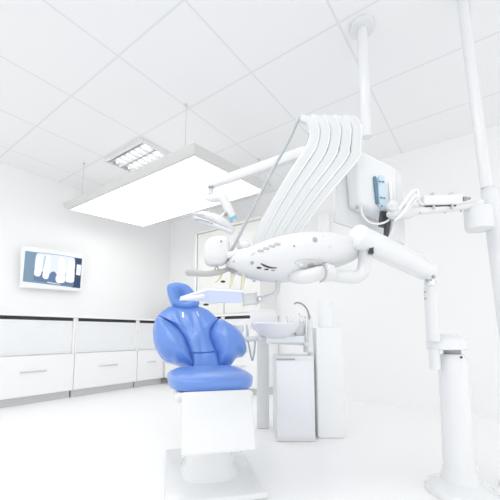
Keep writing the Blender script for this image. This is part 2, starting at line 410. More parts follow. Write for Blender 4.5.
for pts in ([(158, 316.5), (166, 320.6), (175.7, 327.7), (182.2, 335), (187.8, 347), (191.5, 358), (192.8, 366)], [(218.3, 319.5), (211.7, 329), (210.8, 336), (214.3, 347), (217.7, 356), (220.2, 366)]):
    obj('piping', sweep(BM(), spline([cpl(x, y, .006) for x, y in pts], 6), .005, seg=8), 'seam', bk, label='dark seam between the pads')
obj('piping', sweep(BM(), spline([cpl(x, y, .033) for x, y in [(191, 354.3), (200, 354.2), (208, 353.8), (215, 352.8)]], 6), .004, seg=8), 'seam', bk, label='cross seam low on the pad')
for x, y, a in ((182.8, 316.8, .015), (197.4, 315.8, .05)):
    c = cpl(x, y, .030)
    v = (cpl(x+a*40, y+4, .03)-cpl(x-a*30, y-4, .028)).normalized()
    obj('bright_bar', obox(BM(), c, v*.021, v.cross(cn)*.0022, cn*.002, .002), 'chrome', bk, label='small bright bar')  # short chrome bar high on the centre pad
# rear shell
sh = obj('back_shell', cushion(BM(), [p-cn*.085 for p in outl([(160, 318), (166, 311), (186, 307), (206, 311), (222, 322), (236, 332), (241, 346), (232, 358), (206, 372), (176, 360), (162, 350), (157, 335)])], -cn, .05, .02), 'gloss', t)
# headrest
hp = onplane(184, 297, cp+cn*.03, cn)
hn = (cf*math.cos(math.radians(8))+Z*math.sin(math.radians(8))+cs*.0).normalized()
def hpl(x, y): return onplane(x, y, hp, hn)
hpts = [(166.8, 289), (168.5, 284.5), (175.5, 282.3), (184, 283.6), (191, 288), (196.5, 295), (199.6, 302), (197, 307.5), (188, 309.8), (178.5, 308.6), (172, 304.5), (168.5, 297.5)]
hd = obj('headrest', cushion(BM(), spline([hpl(*p) for p in hpts], 6, True), hn, .05, .055, shape=lambda q: (1-q**3.2)**.5, dip=.06), 'blue', t)
bm = BM(); pb = cpl(188, 318, -.06); pt = hp-hn*.05
obj('headrest_post', sweep(bm, [pb, pb.lerp(pt, .5), pt], .028, .012, ref=cn), 'chrome', t)
# seat, foot rest, base
zs = .585
bm = BM(); sc = base+cf*.26+Z*(zs-.05)
pts = []
for k in range(28):
    a = 2*PI*k/28; ca, sa = math.cos(a), math.sin(a)
    pts.append(sc+cf*(math.copysign(abs(ca)**.55, ca)*.27)+cs*(math.copysign(abs(sa)**.55, sa)*(.235-.03*ca)))
obj('seat', cushion(bm, pts, Z, .05, .05), 'blue', t)
obj('seat_shell', obox(BM(), sc-Z*.075, cf*.24, cs*.2, Z*.025, .02, 3), 'gloss', t)
bm = BM(); fc = sc+cf*.33-Z*.17
obj('foot_rest', obox(bm, fc, (cf*.05-Z*.13), cs*.17, (cf*.13+Z*.05).normalized()*.02, .012, 3), 'gloss', t)
obj('pedestal', sweep(BM(), [sc-Z*.09, sc-Z*.2, Vector((sc.x, sc.y, .08)), Vector((sc.x, sc.y, .03))], [.12, .10, .13, .16], [.15, .12, .18, .2], ref=cf, expo=3), 'gloss', t)
obj('floor_plate', obox(BM(), Vector((sc.x, sc.y, .016)), cf*.36, cs*.24, Z*.0155, .012, 3), 'gloss', t)
bm = BM(); a0 = sc-Z*.08-cf*.18; a1 = cpl(203, 362, -.1)
obj('back_hinge', sweep(bm, [a0, a0.lerp(a1, .5)-cf*.02, a1], .05, .03, ref=cn), 'gloss', t)

# ------------------------------------------- delivery unit
def D(x): return 1.45+.10*(x-225)/140
hull = [(226, 262.5, 268.5, .02), (229, 259.5, 270.5, .05), (234, 256.5, 272.5, .085), (241, 252.8, 275.5, .11), (250, 248.6, 278.2, .125), (260, 244.6, 280.2, .14), (270, 241, 281.8, .15), (280, 238.2, 282.2, .155), (290, 236.2, 281.6, .16), (300, 235, 280, .16), (312, 234.6, 276.6, .16), (324, 235, 272.4, .155), (336, 236.6, 268, .14), (346, 239, 264, .12), (354, 241.8, 260.5, .09), (360, 245, 257.5, .05), (363, 248, 254.5, .02)]
tu = thing('dental_delivery_unit', 'white hull-shaped dental delivery unit with five raised whip arms', 'dental unit', W(300, 258, 1.5))
rings = []
for x, a, b, dp in hull:
    d = D(x); c = W(x, (a+b)/2, d); hgt = px((b-a)/2, d); r = []
    for k in range(36):
        an = 2*PI*k/36; ca, sa = math.cos(an), math.sin(an); e = 2/2.35
        r.append(c+FH*(math.copysign(abs(ca)**e, ca)*dp)+Z*(math.copysign(abs(sa)**e, sa)*hgt))
    rings.append(r)
bm = BM(); rings_to_faces(bm, rings)
bmesh.ops.recalc_face_normals(bm, faces=bm.faces[:])
bvh = BVHTree.FromBMesh(bm)
body = obj('body', bm, 'hull', tu, angle=60)
for x, y in ((260.4, 250.6), (266, 248.4), (271.8, 246.1), (277.2, 243.9)): decal('instrument_slot', bvh, x, y, 7, 3, .25, 'slot', body)
decal('instrument_slot', bvh, 253, 253.6, 5.5, 1.8, -.7, 'lightgrey', body)
vp = [bvh.ray_cast(O, ray(x, y).normalized())[0] for x, y in ((261, 263.6), (263.5, 265), (267, 266.5), (271, 267.6), (276.5, 267.9))]
bm = BM(); sweep(bm, spline([v for v in vp if v], 4), [.002, .0042, .0045, .004, .002], seg=8, dome=True); obj('vent', bm, 'dark', body)
decal('vent', bvh, 259, 267.8, 5, 2, -.1, 'dark', body); decal('vent', bvh, 266.5, 269.3, 4.5, 1.3, -.05, 'dark', body); decal('vent', bvh, 273, 270.4, 4.5, 1.2, -.05, 'grey', body)
decal('button', bvh, 252, 262.8, 3.2, 3.6, .2, 'grey', body, out=.004); decal('button', bvh, 233.8, 261.4, 2.4, 1.6, .2, 'grey', body)
decal('socket', bvh, 315, 239.8, 5, 5.6, .1, 'grey', body, out=.003); decal('screw', bvh, 294.2, 246, 2.2, 2, .2, 'grey', body)
decal('screw', bvh, 330, 246.8, 1.8, 1.4, .2, 'lightgrey', body); decal('screw', bvh, 323, 236.6, 1.5, 1.2, .2, 'lightgrey', body)
# service hatch low on the hull: dark lip, pale tray of fittings
hatch = []
for k in range(24):
    a = 2*PI*k/24; hx, hy = 311+16*math.cos(a), 263.5+4.6*math.sin(a)-.04*(311-(311+16*math.cos(a)))
    hit, nrm, _, d = bvh.ray_cast(O, ray(hx, hy).normalized()); hatch.append(hit if hit else W(hx, hy, 1.42))
bm = BM(); sweep(bm, hatch+[hatch[0]], .0032, seg=8); obj('hatch_lip', bm, 'lightgrey', body)
decal('hatch_recess', bvh, 311, 263.6, 28, 7, -.02, 'lightgrey', body, out=.002)
decal('fitting', bvh, 310.5, 264.5, 7, 3, .1, 'grey', body, out=.006); decal('fitting', bvh, 315, 266, 6, 2.4, -.2, 'grey', body, out=.006)
decal('fitting', bvh, 301, 264.6, 5, 3, .1, 'white', body, out=.008); decal('fitting', bvh, 322.5, 265.5, 5, 2.4, -.2, 'lightgrey', body, out=.007)
# left hand pod and dome
pc = W(217, 251.5, 1.42)
pod = obj('side_pod', ellipsoid(BM(), pc, R*px(12.6, 1.42)+Z*.004, Z*px(14.8, 1.42)+R*.006, FH*.05, 3.2), 'hull', tu)
bm = BM(); ellipsoid(bm, W(221.2, 241.2, 1.365), R*.005, U*.0055, F*.004); obj('button', bm, 'grey', pod)
obj('pod_neck', sweep(BM(), spline([W(222, 255.5, 1.40), W(234, 254, 1.40), W(246, 250, 1.41)], 5), [px(3.6, 1.4), px(3.4, 1.4), px(2.2, 1.4)], dome=True), 'gloss', tu)
obj('dome', ellipsoid(BM(), W(243.5, 246, 1.50), R*px(7, 1.5), U*px(6, 1.5), F*.04), 'gloss', tu)
# grey grab bar
bm = BM(); sweep(bm, spline([W(188.5, 272.6, 1.36), W(198, 273.4, 1.37), (W(210, 273.6, 1.39)), W(221, 271.6, 1.41), W(229, 268.8, 1.43), W(236, 267.8, 1.45)], 6), [px(3.3, 1.38), px(3.1, 1.38), px(2.9, 1.38), px(2.3, 1.4), px(1.6, 1.4)], dome=True)
gb = obj('grab_bar', bm, 'bar', tu, label='grey grab bar')
obj('bar_socket', ellipsoid(BM(), W(233, 270.8, 1.41), R*px(5.5, 1.41), U*px(1.7, 1.41), F*.012), 'grey', tu)
obj('bar_clip', sweep(BM(), spline([W(214.5, 270, 1.4), W(217, 266, 1.4), W(219, 269.5, 1.405), W(226, 270, 1.41)], 5), .003, seg=8), 'grey', tu)
# whip arms
arms = []
for i in range(5):
    q = i+.5
    arms.append([(253+8.2*q, 246-1.2*i), (257+8.6*q, 230), (277+10.6*q, 192), (297.5+12.3*q, 159), (305+11.2*q, 148), (308.5+10.6*q, 138), (308.5+10.6*q, 129), (304+10.6*q, 121.5), (295+10.4*q, 118.5)])
for i, a in enumerate(arms):
    d0 = 1.52+.005*i
    p = spline([W(x, y, d0+.0002*(240-y)) for x, y in a], 7)
    bm = BM(); sweep(bm, p, [px(w_, 1.56) for w_ in (4.1, 4.4, 4.8, 5.2, 5.5, 5.5, 5.3, 4.6, 3.6)], .013, ref=F, seg=20, expo=3.2)
    wa = obj('whip_arm', bm, 'arm', tu, angle=60)
    bm = BM(); q = p[2:-6]
    off = []
    for j in range(len(q)):
        tt = (q[min(j+1, len(q)-1)]-q[max(j-1, 0)]).normalized(); off.append(q[j]+tt.cross(F).normalized()*px(4.3, 1.56)*-1-F*.010)
    sweep(bm, off, .0035, seg=8); obj('edge_rib', bm, 'gloss', wa)
    bm = BM(); q = p[27:39]; off = []
    for j in range(len(q)):
        tt = (q[min(j+1, len(q)-1)]-q[max(j-1, 0)]).normalized(); off.append(q[j]+tt.cross(F).normalized()*px(5.2, 1.56)-F*.006)
    sweep(bm, off, .0028, seg=8); obj('edge_line', bm, 'grey', wa)  # thin grey line along one edge of the arm's upper bend
bm = BM(); sweep(bm, spline([W(299, 119, 1.60), W(296, 124.5, 1.595), W(290, 138, 1.58), W(270, 175, 1.55), W(250, 214, 1.50), W(239, 236, 1.48), W(230.5, 252, 1.46)], 6), px(1.55, 1.55), seg=10)
obj('supply_hose', bm, 'hose', tu, label='thin grey hose')
# tray bracket under the hull
bm = BM(); sweep(bm, spline([W(278, 276, 1.46), W(278, 284, 1.46), W(277.6, 290, 1.455), W(274, 295, 1.45), (W(266, 298.2, 1.44)), W(254, 302, 1.43)], 6), [px(2.6, 1.46), px(2.4, 1.46), px(2.6, 1.45), px(3.4, 1.44), px(3.2, 1.43)], dome=True)
obj('tray_bracket', bm, 'lightgrey', tu)
obj('bracket_collar', lathe(BM(), W(278, 277.5, 1.46), [(.020, -.006), (.022, 0), (.022, .012), (.016, .02)], seg=20), 'grey', tu)
hx = W(247, 299, 1.43)
obj('tray_clamp', obox(BM(), W(250, 299.4, 1.43), R*px(7, 1.43)+Z*.003, Z*px(5.4, 1.43), FH*.03, .008, 3), 'lightgrey', tu)
obj('clamp_knob', ellipsoid(BM(), W(259.3, 298.6, 1.41), R*.012, U*.012, F*.014), 'chrome', tu)
bm = BM(); ellipsoid(bm, W(254, 281, 1.42), R*.007, U*.004, F*.006); obj('screw', bm, 'grey', tu)
# pipe that carries the unit
bm = BM(); sweep(bm, spline([W(294.5, 276.3, 1.40), W(300, 276.6, 1.38), W(308, 276, 1.37), W(317, 273.6, 1.37), W(324, 272, 1.39)], 6), [px(6.6, 1.4), px(7.4, 1.38), px(7.4, 1.37), px(6.8, 1.38)], dome=True)
obj('pivot_arm', bm, 'hull', tu)
obj('pivot_collar', sweep(BM(), [W(322.5, 272, 1.39), W(325, 272.2, 1.395), W(331, 273.2, 1.41)], [px(8.6, 1.42), px(9.6, 1.42), px(8.4, 1.42)]), 'hull', tu)
bm = BM(); c0 = W(322, 272, 1.42)
cpts = [W(317.5+8.6*math.cos(a), 272.8-9.6*math.sin(a), 1.335+.01*math.sin(a)) for a in [math.radians(q) for q in range(-75, 60, 9)]]
sweep(bm, cpts, .0032, seg=8); obj('collar_ring', bm, 'grey', tu)

# ------------------------------------------- arm that carries the delivery unit
ts = thing('support_arm', 'thick white jointed arm on a floor pedestal carrying the delivery unit', 'support arm', Vector((*W(450, 356, 1.68).xy, 0)))
A0, A1 = W(357.5, 236.5, 1.42), W(427, 270.3, 1.66)
bm = BM(); ax = (A1-A0).normalized()
sweep(bm, [A0+ax*(A1-A0).length*k/8 for k in range(9)], [.050, .0535, .0535, .053, .0525, .052], ref=Z, seg=28, expo=2.2, dome=False)
ms = obj('swing_arm', bm, 'gloss', ts)
obj('end_cap', lathe(BM(), A0, [(.045, -.012), (.0505, -.008), (.053, 0), (.0535, .012)], axis=ax, seg=32), 'white', ms)
obj('arm_tip', ellipsoid(BM(), A1, ax*.05, Z*.05, ax.cross(Z).normalized()*.05, 2.3), 'gloss', ms)
bm = BM(); sweep(bm, spline([W(329, 274, 1.42), W(343, 276.8, 1.42), W(356, 277, 1.43), W(363, 271, 1.44), W(365, 259, 1.45), W(364.5, 246, 1.46)], 7), [px(6.4, 1.42), px(6.3, 1.42), px(6.6, 1.43), px(6.6, 1.45), px(6.0, 1.46)])
obj('carrying_pipe', bm, 'hull', ts)
obj('pipe_gasket', lathe(BM(), W(364.5, 248.5, 1.46), [(.029, 0), (.031, .004), (.031, .014), (.029, .018)], seg=24), 'grey', ts)
obj('arm_lock', obox(BM(), W(370.5, 250.5, 1.42), R*.008, Z*.014, FH*.012, .003), 'dark', ts)
EL = W(430, 283, 1.66)
obj('elbow_joint', lathe(BM(), EL-Z*.012, [(.024, 0), (.026, .006), (.026, .022), (.022, .03), (.022, .05)], seg=24), 'chrome', ts)
for x, y in ((427, 280.6), (433.5, 276.8)):
    obj('elbow_bolt', ellipsoid(BM(), W(x, y, 1.615), R*.009, U*.009, F*.006), 'grey', ts)
CB = W(434, 341, 1.68)
colm = obj('column', lathe(BM(), Vector((EL.x, EL.y, CB.z)), [(.030, 0), (.030, EL.z-CB.z-.03), (.026, EL.z-CB.z-.014), (.02, EL.z-CB.z-.008)], seg=28), 'white', ts)
for y in (292, 298.5):
    obj('screw', ellipsoid(BM(), W(425.2, y, 1.638), R*.0045, U*.005, F*.004), 'grey', colm)
bc = W(446.5, 342.5, 1.69)
bm = BM(); rings = []
for f, z in ((.92, -.036), (.99, -.032), (1, -.025), (1, -.006), (.965, .008), (.88, .021), (.72, .032), (.5, .039), (.25, .042)):
    rings.append([bc+Z*z+R*(math.copysign(abs(math.cos(2*PI*k/36))**.8, math.cos(2*PI*k/36))*.096*f)+FH*(math.copysign(abs(math.sin(2*PI*k/36))**.8, math.sin(2*PI*k/36))*.062*f) for k in range(36)])
rings_to_faces(bm, rings); obj('base_cap', bm, 'gloss', ts)
pb = W(452.5, 356, 1.69)
obj('bearing', lathe(BM(), Vector((pb.x, pb.y, bc.z-.055)), [(.04, 0), (.04, .025)], seg=28), 'grey', ts)
obj('drop_tube', lathe(BM(), W(434, 349, 1.67)-Z*.10, [(.026, 0), (.026, .10)], seg=20), 'white', ts)
zc = bc.z-.055
obj('pedestal', lathe(BM(), Vector((pb.x, pb.y, 0)), [(.16, 0.001), (.16, .012), (.145, .03), (.09, .06), (.072, .12), (.068, zc-.09), (.066, zc-.03), (.05, zc-.004), (.03, zc)], seg=36), 'gloss', ts)
obj('set_screw', ellipsoid(BM(), W(461.3, 357.3, 1.62), R*.0065, U*.0065, F*.005), 'dark', ts)

# ------------------------------------------- instrument tray
tt = thing('instrument_tray', 'pale blue instrument tray with a pointed grip in front of the headrest', 'tray', W(224, 297, 1.41))
tn = W(225, 297, 1.41)
TP = [(181, 298.6, 300, 1.30), (208, 290.4, 302.2, 1.36), (242.5, 292.2, 303.2, 1.375), (243, 291.4, 300.5, 1.52), (214, 289.6, 300, 1.52), (194, 294, 299.5, 1.44)]
tops = [W(x, a, d) for x, a, b, d in TP]; bots = [W(x, b, d) for x, a, b, d in TP]
def shr(P, k, dz=0):
    c = mid(P); return [Vector((c.x+(p.x-c.x)*k, c.y+(p.y-c.y)*k, p.z+dz)) for p in P]
bm = BM(); rings_to_faces(bm, [shr(bots, .93), shr(bots, .975, .003), tops]); obj('tray_body', bm, 'tray', tt, angle=20)
bm = BM(); rings_to_faces(bm, [shr(tops, .995, .0002), shr(tops, 1.02, .001), shr(tops, 1.022, .0075), shr(tops, .99, .0085), shr(tops, .9, .004)]); obj('tray_rim', bm, 'traywhite', tt, angle=25, label='white rim')
bm = BM(); sweep(bm, [W(181.5, 299.2, 1.29), W(190, 298.2, 1.31), W(202, 296.4, 1.34)], [px(1.2, 1.3), px(2.2, 1.3), px(2.4, 1.3)], [.02, .02, .02], ref=FH, dome=True); obj('grip', bm, 'traywhite', tt, label='white pointed grip')
bm = BM(); ellipsoid(bm, W(206, 304.6, 1.40), R*.012, U*.005, F*.01); obj('tray_foot', bm, 'dark', tt)
# handpieces hanging under the hull
for nm, lab, a, b, r0, r1 in (('handpiece', 'cream handpiece tip hanging under the hull, nearest the grey grab bar', (233.3, 272), (230.2, 287.5), 2.2, 1.1),
                              ('handpiece', 'cream handpiece tip hanging under the hull, nearest the tray clamp', (244, 274), (241.3, 290), 2.2, 1.4)):
    p0, p1 = W(*a, 1.43), W(*b, 1.42)
    h = thing(nm, lab, 'handpiece', p0, 'cream handpieces under the unit')
    obj('sleeve', sweep(BM(), [p0, p0.lerp(p1, .5), p1], [px(r0, 1.43), px((r0+r1)/2, 1.43), px(r1, 1.43)], dome=True, seg=14), 'cream', h)
    obj('collar', sweep(BM(), [p0.lerp(p1, .10), p0.lerp(p1, .16)], px(r0+.4, 1.43), seg=14), 'lightgrey', h)
h = thing('suction_tip', 'small bent cream suction tip with a black bulb below the grey grab bar', 'suction tip', W(219, 279, 1.43))
obj('tube', sweep(BM(), spline([W(221.5, 274.5, 1.43), W(219.5, 278.5, 1.43), W(217, 281, 1.43), W(215.5, 281.8, 1.43)], 5), [.006, .005, .004], dome=True, seg=12), 'cream', h)
obj('bulb', ellipsoid(BM(), W(223, 281.6, 1.43), R*px(2.4, 1.43), U*px(1.3, 1.43), F*.008), 'dark', h)

# ------------------------------------------- dental lamp
LD = 2.1
tl = thing('dental_lamp', 'white dental lamp with a flat head on a jointed arm below the light panel', 'dental lamp', W(212, 200, LD))
post = W(366, 128.5, LD)
obj('ceiling_post', lathe(BM(), Vector((post.x, post.y, post.z-.06)), [(.03, 0), (.034, .006), (.034, H-post.z+.06-.03), (.08, H-post.z+.06-.028), (.08, H-post.z+.0585)], seg=24), 'gloss', tl)
bm = BM(); sweep(bm, spline([W(208, 186, LD), W(225, 179.6, LD), W(255, 169.3, LD), W(300, 153.2, LD), W(366, 129, LD)], 5), [px(3.6, LD), px(4.6, LD), px(5, LD), px(5.3, LD), px(5.6, LD)], .022, ref=F, expo=3)
la = obj('lamp_arm', bm, 'white', tl)
obj('arm_rail', sweep(BM(), [W(214, 187.6, LD-.018), W(255, 173, LD-.018), W(300, 157, LD-.018)], .006, seg=8), 'lightgrey', la)
obj('arm_knuckle', lathe(BM(), W(211, 192.5, LD), [(.016, -.01), (.016, .02), (.02, .024), (.02, .045)], seg=18), 'gloss', tl)
for x in (209.3, 212.4):
    obj('pivot_pin', ellipsoid(BM(), W(x, 187.0, LD-.03), R*.0085, U*.009, F*.012), 'grey', tl)
bm = BM(); sweep(bm, spline([W(207.5, 198.3, LD), W(213, 197.8, LD), W(220, 197.3, LD), W(224.5, 201, LD), W(229, 209.5, LD), W(233.2, 218, LD)], 6), [px(3, LD), px(4.6, LD), px(5, LD), px(4.8, LD), px(4.4, LD), px(3.9, LD)], dome=True)
obj('elbow_arm', bm, 'gloss', tl)
obj('blue_ring', sweep(BM(), [W(232.6, 217.2, LD-.005), W(234.1, 220.2, LD-.005)], [px(4.0, LD), px(3.8, LD)]), 'bluetip', tl, label='sky blue ring at the arm end')
obj('head_joint', sweep(BM(), [W(227.5, 213, LD), W(223.5, 215.2, LD), W(219.5, 218.5, LD)], [.017, .014, .012]), 'white', tl)
obj('joint_washer', ellipsoid(BM(), W(225.6, 213.9, LD-.02), R*.009, U*.012, F*.01), 'grey', tl)
hs = [(196, 215.4, 1.6, .03), (200, 215.6, 3, .06), (207, 217.3, 4.4, .08), (214, 219.7, 5.2, .085), (221, 223, 5.6, .08), (227, 226.8, 5, .06), (231, 229.2, 3.4, .03)]
bm = BM(); sweep(bm, [W(x, y, LD-.02) for x, y, _, _ in hs], [px(q, LD) for *_, q, _ in hs], [q for *_, q in hs], ref=F, expo=2.6, dome=True)
hd = obj('lamp_head', bm, 'gloss', tl)
obj('handle', sweep(BM(), spline([W(190.5, 213.2, LD-.09), W(197, 213.9, LD-.09), W(203.5, 215, LD-.09), W(208, 217, LD-.06)], 5), [px(1.3, LD), px(1.5, LD), px(1.4, LD)], dome=True), 'lightgrey', tl)
obj('lower_blade', sweep(BM(), spline([W(193.5, 217.2, LD-.10), W(203, 221, LD-.10), W(214, 225, LD-.10), W(224, 229.2, LD-.09), W(231, 232, LD-.07)], 5), [px(1, LD), px(2.2, LD), px(2.0, LD), px(2.4, LD)], .02, ref=F, dome=True), 'white', tl)
obj('lens_strip', sweep(BM(), spline([W(196, 219.2, LD-.125), W(204, 220.6, LD-.125), W(213, 223.6, LD-.125)], 5), px(.55, LD), seg=8), 'grey', tl)

# ------------------------------------------- tall post on the right
pt = W(490.5, 205, 1.8); xx, yv = pt.x, pt.y
zc = W(484, 188, 1.8).z
tp = thing('equipment_post', 'tall white two-part post at the right edge from floor to ceiling', 'post', (xx+.03, yv+.01, 0))
lean = (R*-.035).xy
def lp(z): return Vector((xx, yv, z))+R*(-.05*(z-zc))
bm = BM(); sweep(bm, [lp(z) for z in (.03, .5, 1.0, zc-.02)], .040, ref=FH, seg=28); obj('lower_tube', bm, 'white', tp)
bm = BM(); sweep(bm, [lp(z) for z in (zc-.02, zc-.006, zc+.006)], [.0405, .042, .031], ref=FH, seg=28); obj('collar', bm, 'hull', tp)
bm = BM(); sweep(bm, [lp(z)-R*.012 for z in (zc+.004, 1.9, 2.4, H-.012)], .0285, ref=FH, seg=28); obj('upper_tube', bm, 'white', tp)
obj('base_flange', lathe(BM(), lp(.001), [(.12, 0), (.12, .012), (.06, .04), (.041, .06)], seg=28), 'white', tp)
e = lp(H)-R*.012; obj('top_flange', lathe(BM(), Vector((e.x, e.y, H-.014)), [(.06, 0), (.06, .0135)], seg=24), 'white', tp)

# ------------------------------------------- monitor arm and its power brick
ta = thing('monitor_arm', 'white horizontal arm from the right post to the back of the monitor', 'monitor arm', W(440, 211, 1.72))
jc = W(478.8, 219, 1.74)
obj('swivel_hub', lathe(BM(), jc-Z*px(11.5, 1.74), [(.058, 0), (.064, .004), (.066, .03), (.066, px(22.5, 1.74)-.004), (.06, px(22.5, 1.74))], seg=32), 'white', ta)
obj('hub_cap', lathe(BM(), W(477, 207.5, 1.74), [(.034, 0), (.034, .028), (.028, .034)], seg=24), 'gloss', ta)
bm = BM(); sweep(bm, spline([W(404, 212, 1.68), W(416, 211, 1.69), W(440, 209, 1.71), W(460, 207, 1.73), W(476, 205.6, 1.74)], 5), [px(6, 1.7), px(4.2, 1.7), px(3.6, 1.7), px(3.4, 1.7), px(3.6, 1.7)], .022, ref=F, expo=2.6)
obj('arm_tube', bm, 'white', ta)
bm = BM(); sweep(bm, spline([W(391, 214, 1.62), W(399, 213, 1.64), W(408, 211.5, 1.67), W(416, 210.8, 1.69)], 5), [px(4, 1.64), px(6.6, 1.64), px(7.6, 1.67), px(4.4, 1.69)], .025, ref=F, dome=True)
obj('arm_head', bm, 'hull', ta)
dk = W(392, 206, 1.60)
obj('pivot_disc', lathe(BM(), dk, [(.022, -.012), (.026, -.008), (.026, .012), (.02, .016)], axis=(-F+R*.1), seg=28), 'hull', ta)
obj('disc_bolt', ellipsoid(BM(), W(391.2, 206, 1.585), R*.008, U*.009, F*.006), 'lightgrey', ta)
obj('cable', wire([W(392, 219, 1.62), W(400, 208, 1.62), W(410, 194, 1.63), W(416, 190, 1.64), W(418, 194, 1.64), W(414, 202, 1.64), W(404, 212, 1.62), W(397, 219, 1.61)], .0075), 'cable', ta)
obj('cable', wire([W(394, 221, 1.61), W(403, 212, 1.61), W(412, 200, 1.62), W(417, 196, 1.64), W(420, 203, 1.66), W(425, 204, 1.68)], .0065), 'cable', ta)
for x, y in ((393.2, 219.6), (420, 212.8), (461, 211)):
    obj('screw', ellipsoid(BM(), W(x, y, 1.60 if x < 400 else 1.675), R*.005, U*.005, F*.004), 'grey', ta)
tb = thing('power_brick', 'long white power brick strapped on top of the horizontal arm', 'power supply', W(443, 203, 1.71))
q = [W(424, 195.2, 1.66), W(463, 193.5, 1.69), W(463.4, 203.6, 1.69), W(424.4, 204.6, 1.66)]
obj('case', hexa(BM(), q, FH*.06, .006, 3), 'gloss', tb)
obj('under_shade', hexa(BM(), [W(425, 204.4, 1.675), W(457, 203.4, 1.70), W(456, 206.4, 1.70), W(425, 207.2, 1.675)], FH*.03), 'dark', tb, smooth=False)  # dark strip put in for the shade between brick and arm
for x in (433, 451.3):
    k = (x-424)/39
    bm = BM(); c = W(x, 201.5-1.2*k, 1.675+.03*k)
    obox(bm, c+FH*.03, R*.0042, Z*px(8.2, 1.68), FH*.038, .002); obj('cable_tie', bm, 'lightgrey', tb)
obj('plug', sweep(BM(), [W(463, 199, 1.71), W(466, 198.8, 1.71), W(467, 198.6, 1.71), W(470, 198.4, 1.71)], [.012, .012, .007, .007]), 'grey', tb)

# ------------------------------------------- monitor seen from behind
tm = thing('unit_monitor', 'white flat monitor seen from behind on the horizontal arm', 'monitor', W(370, 195, 1.75))
pq = [W(337, 141, 1.70), W(402, 173, 1.82), W(406.5, 244.5, 1.82), W(335.5, 222, 1.70)]
pn = (pq[1]-pq[0]).cross(pq[3]-pq[0]).normalized()
if pn.dot(F) < 0: pn = -pn
obj('panel', hexa(BM(), pq, pn*.025, .006, 2), 'gloss', tm)
hq = [W(354, 146, 1.60), W(397, 168, 1.68), W(388.5, 217, 1.68), W(359.5, 204.5, 1.60)]
hq = [onplane(354, 146, W(370, 190, 1.66), pn), onplane(398, 168, W(370, 190, 1.66), pn), onplane(398, 221, W(370, 190, 1.66), pn), onplane(359, 204, W(370, 190, 1.66), pn)]
cc = mid([W(370, 190, 1.74)])
bm = BM(); hexa(bm, hq, pn*((pq[0]-hq[0]).dot(pn)-.001), .018, 4, grow=1.08); obj('rear_housing', bm, 'gloss', tm)
on = lambda x, y, o=0: onplane(x, y, W(370, 190, 1.66)-pn*o, pn)
bm = BM(); sweep(bm, [on(374.6, 177.5, .006), on(375.6, 190, .006), on(377.2, 203, .006)], 0.007, .008, ref=pn, expo=3, dome=True); obj('clip_strip', bm, 'bluemid', tm, label='slate blue strip')
bm = BM(); sweep(bm, [on(381, 179, .008), on(381.6, 185, .01), on(382.3, 198, .01), on(383, 206, .008), on(383.4, 209, .006)], [.018, .025, .026, .024, .016], .012, ref=pn, expo=2.8, dome=True); gl = obj('clear_holder', bm, 'paleblue', tm, label='pale blue clear holder')
for x, y, w_ in ((380, 181.5, .006), (383, 181.8, .006), (381.2, 197.5, .008), (384.4, 198, .006), (382, 206, .005)):
    obj('stud', ellipsoid(BM(), on(x, y, .024), R*w_, U*.0045, F*.004), 'bluemid', gl)
bm = BM(); sweep(bm, [on(390, 183, .004), on(390.6, 194, .004), on(391.2, 203, .004)], .009, .006, ref=pn, dome=True); obj('white_strip', bm, 'brightwhite', tm)
bm = BM(); sweep(bm, [on(384, 212, .01), on(383.5, 220, .012), on(382.5, 227, .012)], [.02, .024, .022], .012, ref=pn, expo=4); obj('clamp', bm, 'dark', tm, label='black clamp')
bm = BM(); sweep(bm, spline([on(388.5, 212, .016), on(387.5, 222, .02), on(386.5, 230, .02), on(385.5, 240, .016)], 4), [.013, .012, .012, .011], .01, ref=pn, expo=4); obj('clamp', bm, 'dark', tm, label='black clamp')
bm = BM(); sweep(bm, spline([on(392.5, 213, .02), on(392.4, 226, .025), on(390.5, 234, .025), on(387.5, 239, .02)], 5), [.012, .012, .010, .008], .012, ref=pn, dome=True); obj('clamp_lever', bm, 'white', tm)
obj('cable', wire([on(361.5, 204, -.02), on(362, 213, .0), on(368, 221.5, .005), on(377, 224, .03), on(386, 221.8, .04), on(391.5, 217, .04)], .0055), 'cable', tm)
obj('cable_plug', ellipsoid(BM(), on(357, 207.5, .0), R*.006, U*.008, F*.008), 'grey', tm)

# ------------------------------------------- cuspidor and what stands round it
CD = 2.5
def fl(x, y, d): p = W(x, y, d); return Vector((p.x, p.y, 0))
tk = thing('cuspidor', 'white dental cuspidor basin with a curved rinse spout', 'basin', fl(283, 340, CD))
zr = W(276, 323.8, CD).z; bcn = W(276, 323.8, CD)
def cz(x, y): return W(x, y, CD)
bm = BM(); rr = px(25.2, CD)
lathe(bm, bcn, [(.02, -px(15, CD)), (rr*.42, -px(14.4, CD)), (rr*.68, -px(11, CD)), (rr*.88, -px(6, CD)), (rr*.985, -px(1.6, CD)), (rr, 0), (rr*.97, .006), (rr*.93, 0), (rr*.8, -.05), (rr*.45, -.085), (.02, -.09)], seg=48, sx=1.0)
obj('bowl', bm, 'china', tk)
obj('bowl_bracket', obox(BM(), W(284, 339.3, CD+.02), R*px(19, CD), Z*px(3.6, CD), FH*.10, .012, 3), 'china', tk)
obj('spout_base', obox(BM(), W(299, 331, CD+.05), R*px(4, CD), Z*px(8.4, CD), FH*.05, .01, 3), 'white', tk)
bm = BM(); pb0 = W(309, 352, CD+.05)
obj('tower', lathe(BM(), Vector((pb0.x, pb0.y, pb0.z)), [(px(5.6, CD), 0), (px(5.2, CD), .04), (px(4.6, CD), .17), (px(3.6, CD), px(36, CD)), (px(2.4, CD), px(37.5, CD))], seg=24), 'white', tk)
